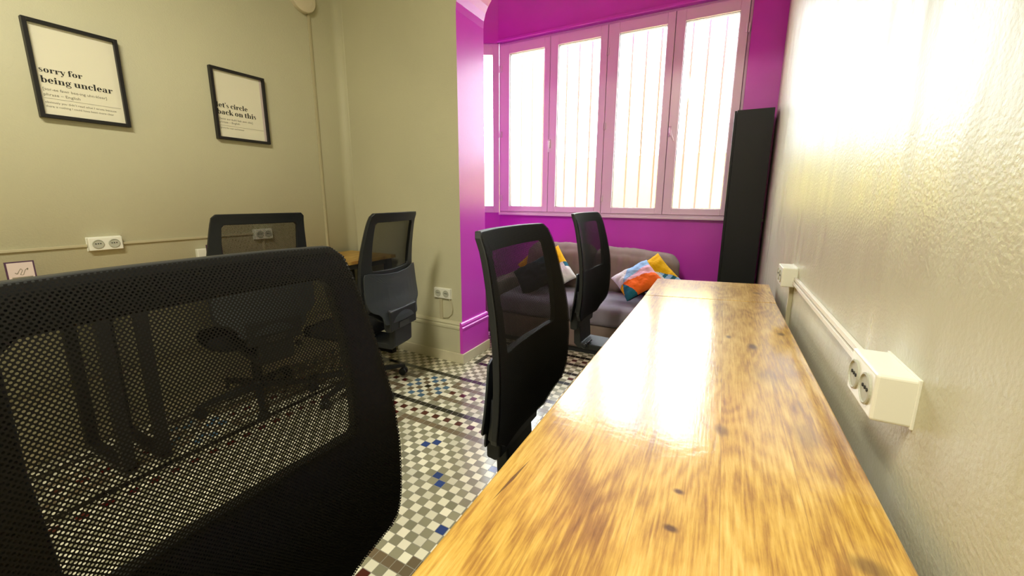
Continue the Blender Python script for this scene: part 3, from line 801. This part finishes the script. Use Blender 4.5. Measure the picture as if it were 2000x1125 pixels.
def g_y(b): stroke(b, [(.16, 1, ST), (.56, .02, ST*.9)]); stroke(b, [(.92, 1, TH), (.52, -.08, TH), (.36, -.36, TH)]); ball(b, .20, -.34, .14); rc(b, -.04, .93, .52, 1); rc(b, .74, .93, 1.06, 1); return 1.08
def g_f(b): stem(b, .14, 0, 1.30, top=False); ell(b, .62, 1.22, .48, .34, .3, TH, 60, 180); ball(b, .84, 1.38, .14); rc(b, -.04, .93, .72, 1); return .80
def g_b(b): stem(b, .1, 0, 1.55, bot=False); ell(b, .60, .5, .48, .53, ST, TH, -150, 150); return 1.18
def g_e(b): ell(b, .50, .5, .48, .53, ST, TH, 0, 318); rc(b, .2, .47, .97, .55); ell(b, .50, .5, .48, .53, .26, TH, 0, 90); return 1.06
def g_c(b): ell(b, .50, .5, .48, .53, ST, TH, 50, 318); ball(b, .80, .76, .15); return 1.0
def g_i(b): stem(b, .12, 0, 1); ball(b, .29, 1.30, .19); return .66
def g_n(b): stem(b, .12, 0, 1); rc(b, .74, 0, .74+ST, .72); rc(b, .62, 0, 1.2, TH); ell(b, .76, .70, .32, .30, .26, TH, 0, 150); return 1.28
def g_u(b): stem(b, .12, .28, 1, bot=False); stem(b, .74, 0, 1, bot=False); rc(b, 1.0, 0, 1.2, TH); ell(b, .46, .30, .34, .32, .30, TH, 180, 330); return 1.28
def g_g(b): ell(b, .46, .62, .42, .40, .28, TH); ell(b, .50, -.18, .50, .28, .16, .09); stroke(b, [(.2, .26, .1), (.14, .14, .14), (.5, .08, .18), (.85, .0, .16)]); ball(b, .96, .98, .12); return 1.10
def g_l(b): stem(b, .12, 0, 1.55); return .66
def g_a(b): rc(b, .56, 0, .56+ST, .72); rc(b, .56, 0, 1.06, TH); ell(b, .52, .70, .38, .32, ST, TH, 0, 130); ball(b, .22, .78, .14); ell(b, .40, .27, .38, .30, .30, TH, 70, 300); return 1.12
def g_t(b): rc(b, .16, .1, .16+ST, 1.25); rc(b, 0, .93, .76, 1); ell(b, .48, .16, .32, .18, .2, TH, 180, 340); return .80
def g_h(b): stem(b, .12, 0, 1.55); rc(b, .74, 0, .74+ST, .72); rc(b, .62, 0, 1.2, TH); ell(b, .76, .70, .32, .30, .26, TH, 0, 150); return 1.28
def g_k(b): stem(b, .12, 0, 1.55); stroke(b, [(.46, .42, TH), (.95, 1, TH)]); stroke(b, [(.58, .60, ST*.9), (1.0, 0, ST*.95)]); rc(b, .75, .93, 1.1, 1); rc(b, .75, 0, 1.25, TH); return 1.24
def g_q(b): ball(b, .16, 1.38, .14); stroke(b, [(.24, 1.38, .12), (.12, 1.12, .04)]); return .36
GL = {'s': g_s, 'o': g_o, 'r': g_r, 'y': g_y, 'f': g_f, 'b': g_b, 'e': g_e, 'c': g_c, 'i': g_i, 'n': g_n, 'u': g_u, 'g': g_g, 'l': g_l, 'a': g_a, 't': g_t, 'h': g_h, 'k': g_k, "'": g_q}
def headline(text, width):
    """serif display lettering scaled to a given width; returns bmesh and its x-height"""
    bm = bmesh.new(); x = 0
    for ch in text:
        if ch == ' ': x += .42; continue
        b = bmesh.new(); adv = GL[ch](b); bmesh.ops.translate(b, verts=b.verts, vec=(x, 0, 0))
        me = bpy.data.meshes.new('g'); b.to_mesh(me); b.free(); bm.from_mesh(me); bpy.data.meshes.remove(me); x += adv
    s = width/x; bmesh.ops.scale(bm, verts=bm.verts, vec=(s, s, s)); return bm
def small_text(text, size, width=None):
    cu = bpy.data.curves.new('t', 'FONT'); cu.body = text; cu.size = size; cu.resolution_u = 2
    o = bpy.data.objects.new('t', cu); COL.objects.link(o)
    dg = bpy.context.evaluated_depsgraph_get(); dg.update()
    me = bpy.data.meshes.new_from_object(o.evaluated_get(dg)); bpy.data.objects.remove(o)
    bm = bmesh.new(); bm.from_mesh(me); bpy.data.meshes.remove(me)
    if width:
        mxx = max(v.co.x for v in bm.verts); bmesh.ops.scale(bm, verts=bm.verts, vec=(width/mxx, 1, 1))
    return bm
# maps flat (u right, v up) onto the left wall: u -> +y, v -> +z, facing +x
WALLM = Matrix(((0, 0, 1, 0), (1, 0, 0, 0), (0, 1, 0, 0), (0, 0, 0, 1)))
def poster(y0, y1, z0, z1, lines, small, rule_v, x0, label, mat_strip=False):
    t = empty('framed_poster', (XL, (y0+y1)/2, z0), label=label, cat='poster', group='framed slogan posters')
    W, Hh = y1-y0, z1-z0; b = .0155
    bm = bmesh.new(); d0, d1 = .001, .028
    for (a0, a1, c0, c1) in ((-W/2, -W/2+b, 0, Hh), (W/2-b, W/2, 0, Hh), (-W/2+b, W/2-b, 0, b), (-W/2+b, W/2-b, Hh-b, Hh)): box(bm, d0, d1, a0, a1, c0, c1)
    link('frame', bm, M['blackmetal'], t, bev=.001)
    pr = link('print', bx(.003, .012, -W/2+b, W/2-b, b, Hh-b), M['paper'], t)
    if mat_strip: link('mount_strip', bx(.0121, .0128, W/2-b-.014, W/2-b, b, Hh-b), M['cardpaper'], t)
    iw, ih = W-2*b, Hh-2*b
    def put(bm, u, vf, m):
        bmesh.ops.transform(bm, matrix=Matrix.Translation((.0128, -W/2+b+u, b+ih*(1-vf))) @ WALLM, verts=bm.verts)
        link('lettering', bm, m, pr)
    for (txt, wf, vf) in lines: put(headline(txt, wf*iw), x0*iw, vf, M['ink'])
    for (txt, sz, wf, vf) in small: put(small_text(txt, sz, wf*iw), .035*iw, vf, M['greyink'])
    bm = bmesh.new(); rc(bm, 0, 0, iw*.93, .0012); put(bm, .035*iw, rule_v, M['greyink'])
poster(.662, .975, 1.593, 2.010, [('sorry for', .50, .525), ('being unclear', .86, .640)],
       [('[sor-ee fawr bee-ing uhn-kleer]', .017, .76, .725), ('phrase – English', .017, .42, .785),
        ("obviously you didn't read what I wrote because", .013, .86, .868), ('there is nothing I could have been more clear', .013, .82, .915)], .815, .035,
       "black framed poster reading 'sorry for being unclear' on the left wall")
poster(1.381, 1.701, 1.591, 2.009, [("let's circle", .63, .550), ('back on this', .80, .655)],
       [('[letss sur-kuhl bak awn this]', .017, .68, .735), ('phrase – English', .017, .40, .785), ('ignore for now and forever', .013, .48, .87)], .825, .01,
       "black framed poster reading 'let's circle back on this' on the left wall", True)

# ------------------------------------------------------------------ wall-mounted double sockets
def double_socket(y0, z0, L_, H_, D, side, loc, rot, label, keyhole=False):
    """box with its back on the local yz plane, sockets facing local +x"""
    t = empty('double_socket', loc, rot, label=label, cat='power socket')
    bm = bmesh.new(); box(bm, 0, D, -L_/2, L_/2, -H_/2, H_/2); link('housing', bm, M['socket'], t, bev=.005, seg=3)
    link('backing_plate', bx(-.0005, .004, -L_/2-.002, L_/2+.002, -H_/2-.002, H_/2+.002), M['socket'], t, bev=.001)
    for s in (-1, 1):
        r = H_*.30; cy = s*L_*.235
        bm = bmesh.new(); lathe(bm, [(r*1.12, 0), (r*1.12, .003), (r, .004), (r*.97, .0015), (r*.01, .0012)], 28, (D, cy, .0), 'x')
        w_ = link('socket_well', bm, M['sockethole'], t, smooth=False)
        bm = bmesh.new()
        for q in (-.45, .0, .45): lathe(bm, [(r*.13, 0), (r*.13, .0022)], 10, (D+.0008, cy+q*r, .002), 'x')
        link('pin_hole', bm, M['dark'], w_)
    if keyhole:
        bm = bmesh.new(); lathe(bm, [(.0035, 0), (.0035, .0006)], 12, (D*.36, -L_/2-.0006, -H_*.20), 'y'); box(bm, D*.36-.0013, D*.36+.0013, -L_/2-.0006, -L_/2, -H_*.40, -H_*.2)
        link('keyhole', bm, M['dark'], t)
    return t
# right wall (sockets facing -x): rotate by pi
double_socket(0, 0, .142, .084, .056, 1, (XR, .903, .910), PI, 'cream double socket box on the right wall, nearest above the desk', True)
double_socket(0, 0, .142, .084, .056, 1, (XR, 2.115, .905), PI, 'cream double socket box on the right wall above the far desk end')
# left wall
double_socket(0, 0, .128, .066, .028, 1, (XL, .797, 1.003), 0, 'cream double socket on the left wall, below the sorry for being unclear poster')
double_socket(0, 0, .118, .068, .028, 1, (XL, 1.588, .990), 0, 'cream double socket on the left wall seen through the mesh chair back')
double_socket(0, 0, .155, .078, .02, 1, (-1.832, YE, .525), -PI/2, 'white double socket low on the grey end wall beside the purple column')
bm = bmesh.new(); box(bm, 0, .03, -.04, .04, -.03, .03); o = link('data_outlet', bm, M['socket'], bev=.004, label='small white outlet box at table height behind the left chair', cat='outlet'); o.location = (XL, 1.225, .900)
bm = bmesh.new(); box(bm, 0, .04, -.0, .022, -.0, .022); 

# trunking
def seg(name, m, label, *boxes, **k):
    bm = bmesh.new()
    for b in boxes: box(bm, *b)
    return link(name, bm, m, bev=.0015, label=label, cat='cable trunking', **k)
seg('cable_trunking', M['conduit'], 'thin painted trunking across the left wall, left of its first socket', (XL, XL+.010, -1.5, .732, .991, 1.004))
seg('cable_trunking', M['conduit'], 'thin painted trunking along the left wall between its two sockets', (XL, XL+.010, .862, 1.528, .991, 1.004))
seg('cable_trunking', M['conduit'], 'short vertical trunking below the socket seen through the chair back', (XL, XL+.010, 1.583, 1.597, .35, .955))
seg('cable_trunking', M['conduit'], 'vertical trunking dropping from the round disc near the room corner', (XL, XL+.012, 2.080, 2.096, .33, 2.54))
seg('cable_trunking', M['whitecond'], 'pair of pale trunking strips between the two sockets on the right wall',
    (XR-.012, XR, .975, 2.043, .896, .910), (XR-.015, XR, .975, 2.043, .878, .892))
seg('cable_trunking', M['conduit'], 'short vertical trunking below the far right wall socket, down behind the desk', (XR-.016, XR, 2.09, 2.112, .40, .863))
seg('cable_trunking', M['conduit'], 'short painted trunking below the white socket on the end wall', (-1.868, -1.840, YE-.010, YE, .318, .486))
bm = bmesh.new()
cb = [(-1.775, YE-.010, .487), (-1.752, YE-.011, .455), (-1.742, YE-.010, .41), (-1.752, YE-.008, .37), (-1.785, YE-.007, .338), (-1.835, YE-.007, .328)]
tube(bm, cb, .0032, 8); link('cable', bm, M['conduit'], smooth=True, label='thin painted cable looping down from the end wall socket', cat='cable')
bm = bmesh.new(); lathe(bm, [(.092, 0), (.092, .030), (.088, .036), (.06, .040), (.01, .041)], 40, (0, 0, 0), 'x')
o = link('wall_disc', bm, M['lampwhite'], smooth=False, label='round white disc fixture high on the left wall above the vertical trunking', cat='wall fixture', bev=.001); o.location = (XL, 2.045, 2.625)
bm = bmesh.new(); lathe(bm, [(.012, 0), (.014, .004), (.010, .01)], 12, (0, 0, 0), 'x')

# ------------------------------------------------------------------ left wall tables
def wall_table(y0, y1, label):
    t = empty('wall_table', (XL+.285, (y0+y1)/2, 0), label=label, cat='table', group='tables along the left wall')
    h = (y1-y0)/2-.002; hx = .255
    link('tabletop', bx(-hx+.012, hx, -h, h, .775, .80), M['tabletop'], t, bev=.003)
    for s in (-1, 1):
        yy = s*(h-.06)
        for x in (-hx+.055, hx-.03): link('leg', bx(x-.022, x+.022, yy-.022, yy+.022, .02, .775), M['blackmetal'], t, bev=.002)
        link('foot_bar', bx(-hx+.033, hx-.008, yy-.022, yy+.022, 0, .03), M['blackmetal'], t, bev=.002)
        link('cross_bar', bx(-hx+.077, hx-.052, yy-.018, yy+.018, .74, .775), M['blackmetal'], t)
    link('front_rail', bx(hx-.045, hx-.015, -h+.10, h-.10, .74, .775), M['blackmetal'], t)
wall_table(.66, 2.29, 'brown wood table with black metal legs in the far left corner')
wall_table(-1.1, .655, 'brown wood table with black metal legs behind the nearest chair')

def sign(y, label, w=.082, h=.165, rz=0):
    t = empty('table_sign', (XL+.16, y, .8005), rz, label=label, cat='sign', group='small purple-edged signs on the left tables')
    th = .003
    bm = bmesh.new(); box(bm, -th, th, -w/2, w/2, 0, h); link('backing', bm, M['purpleframe'], t)
    pp = link('paper', bx(th, th+.0008, -w/2+.005, w/2-.005, .005, h-.005), M['cardpaper'], t)
    bm = bmesh.new()
    stroke(bm, [(-.018, .118, .003), (-.012, .112, .003), (-.006, .124, .002), (.0, .134, .002), (.004, .126, .002), (-.004, .108, .002), (.004, .106, .002), (.012, .128, .002), (.020, .134, .003), (.018, .126, .003)])
    for k, (a, b, c) in enumerate(((-.028, .030, .094), (-.016, .026, .082), (-.022, .022, .074), (-.026, .028, .062), (-.018, .024, .052), (-.026, .028, .040), (-.022, .02, .03))): rc(bm, a, c, b, c+(.005 if k == 0 else .0022))
    bmesh.ops.transform(bm, matrix=Matrix.Translation((th+.0012, 0, 0)) @ WALLM, verts=bm.verts)
    link('printed_text', bm, M['greyink'], pp)
    bm = bmesh.new(); box(bm, -.03, .03, -w/2, w/2, 0, .004); link('stand', bm, M['purpleframe'], t)
sign(.478, 'small white sign with purple edge standing on the left table under the first socket')
sign(.360, 'small white sign with purple edge cut by the left edge of the picture', h=.15)
sign(1.215, 'small white sign with purple edge seen through the mesh of the left chair')

# ceiling lamp (above the frame) that carries the warm room light
t = empty('ceiling_lamp', (-.75, -.55, ZC), label='long white ceiling lamp box hanging over the nearest chair', cat='ceiling lamp')
link('housing', bx(-.17, .17, -.62, .62, -.25, 0), M['lampwhite'], t, bev=.004)
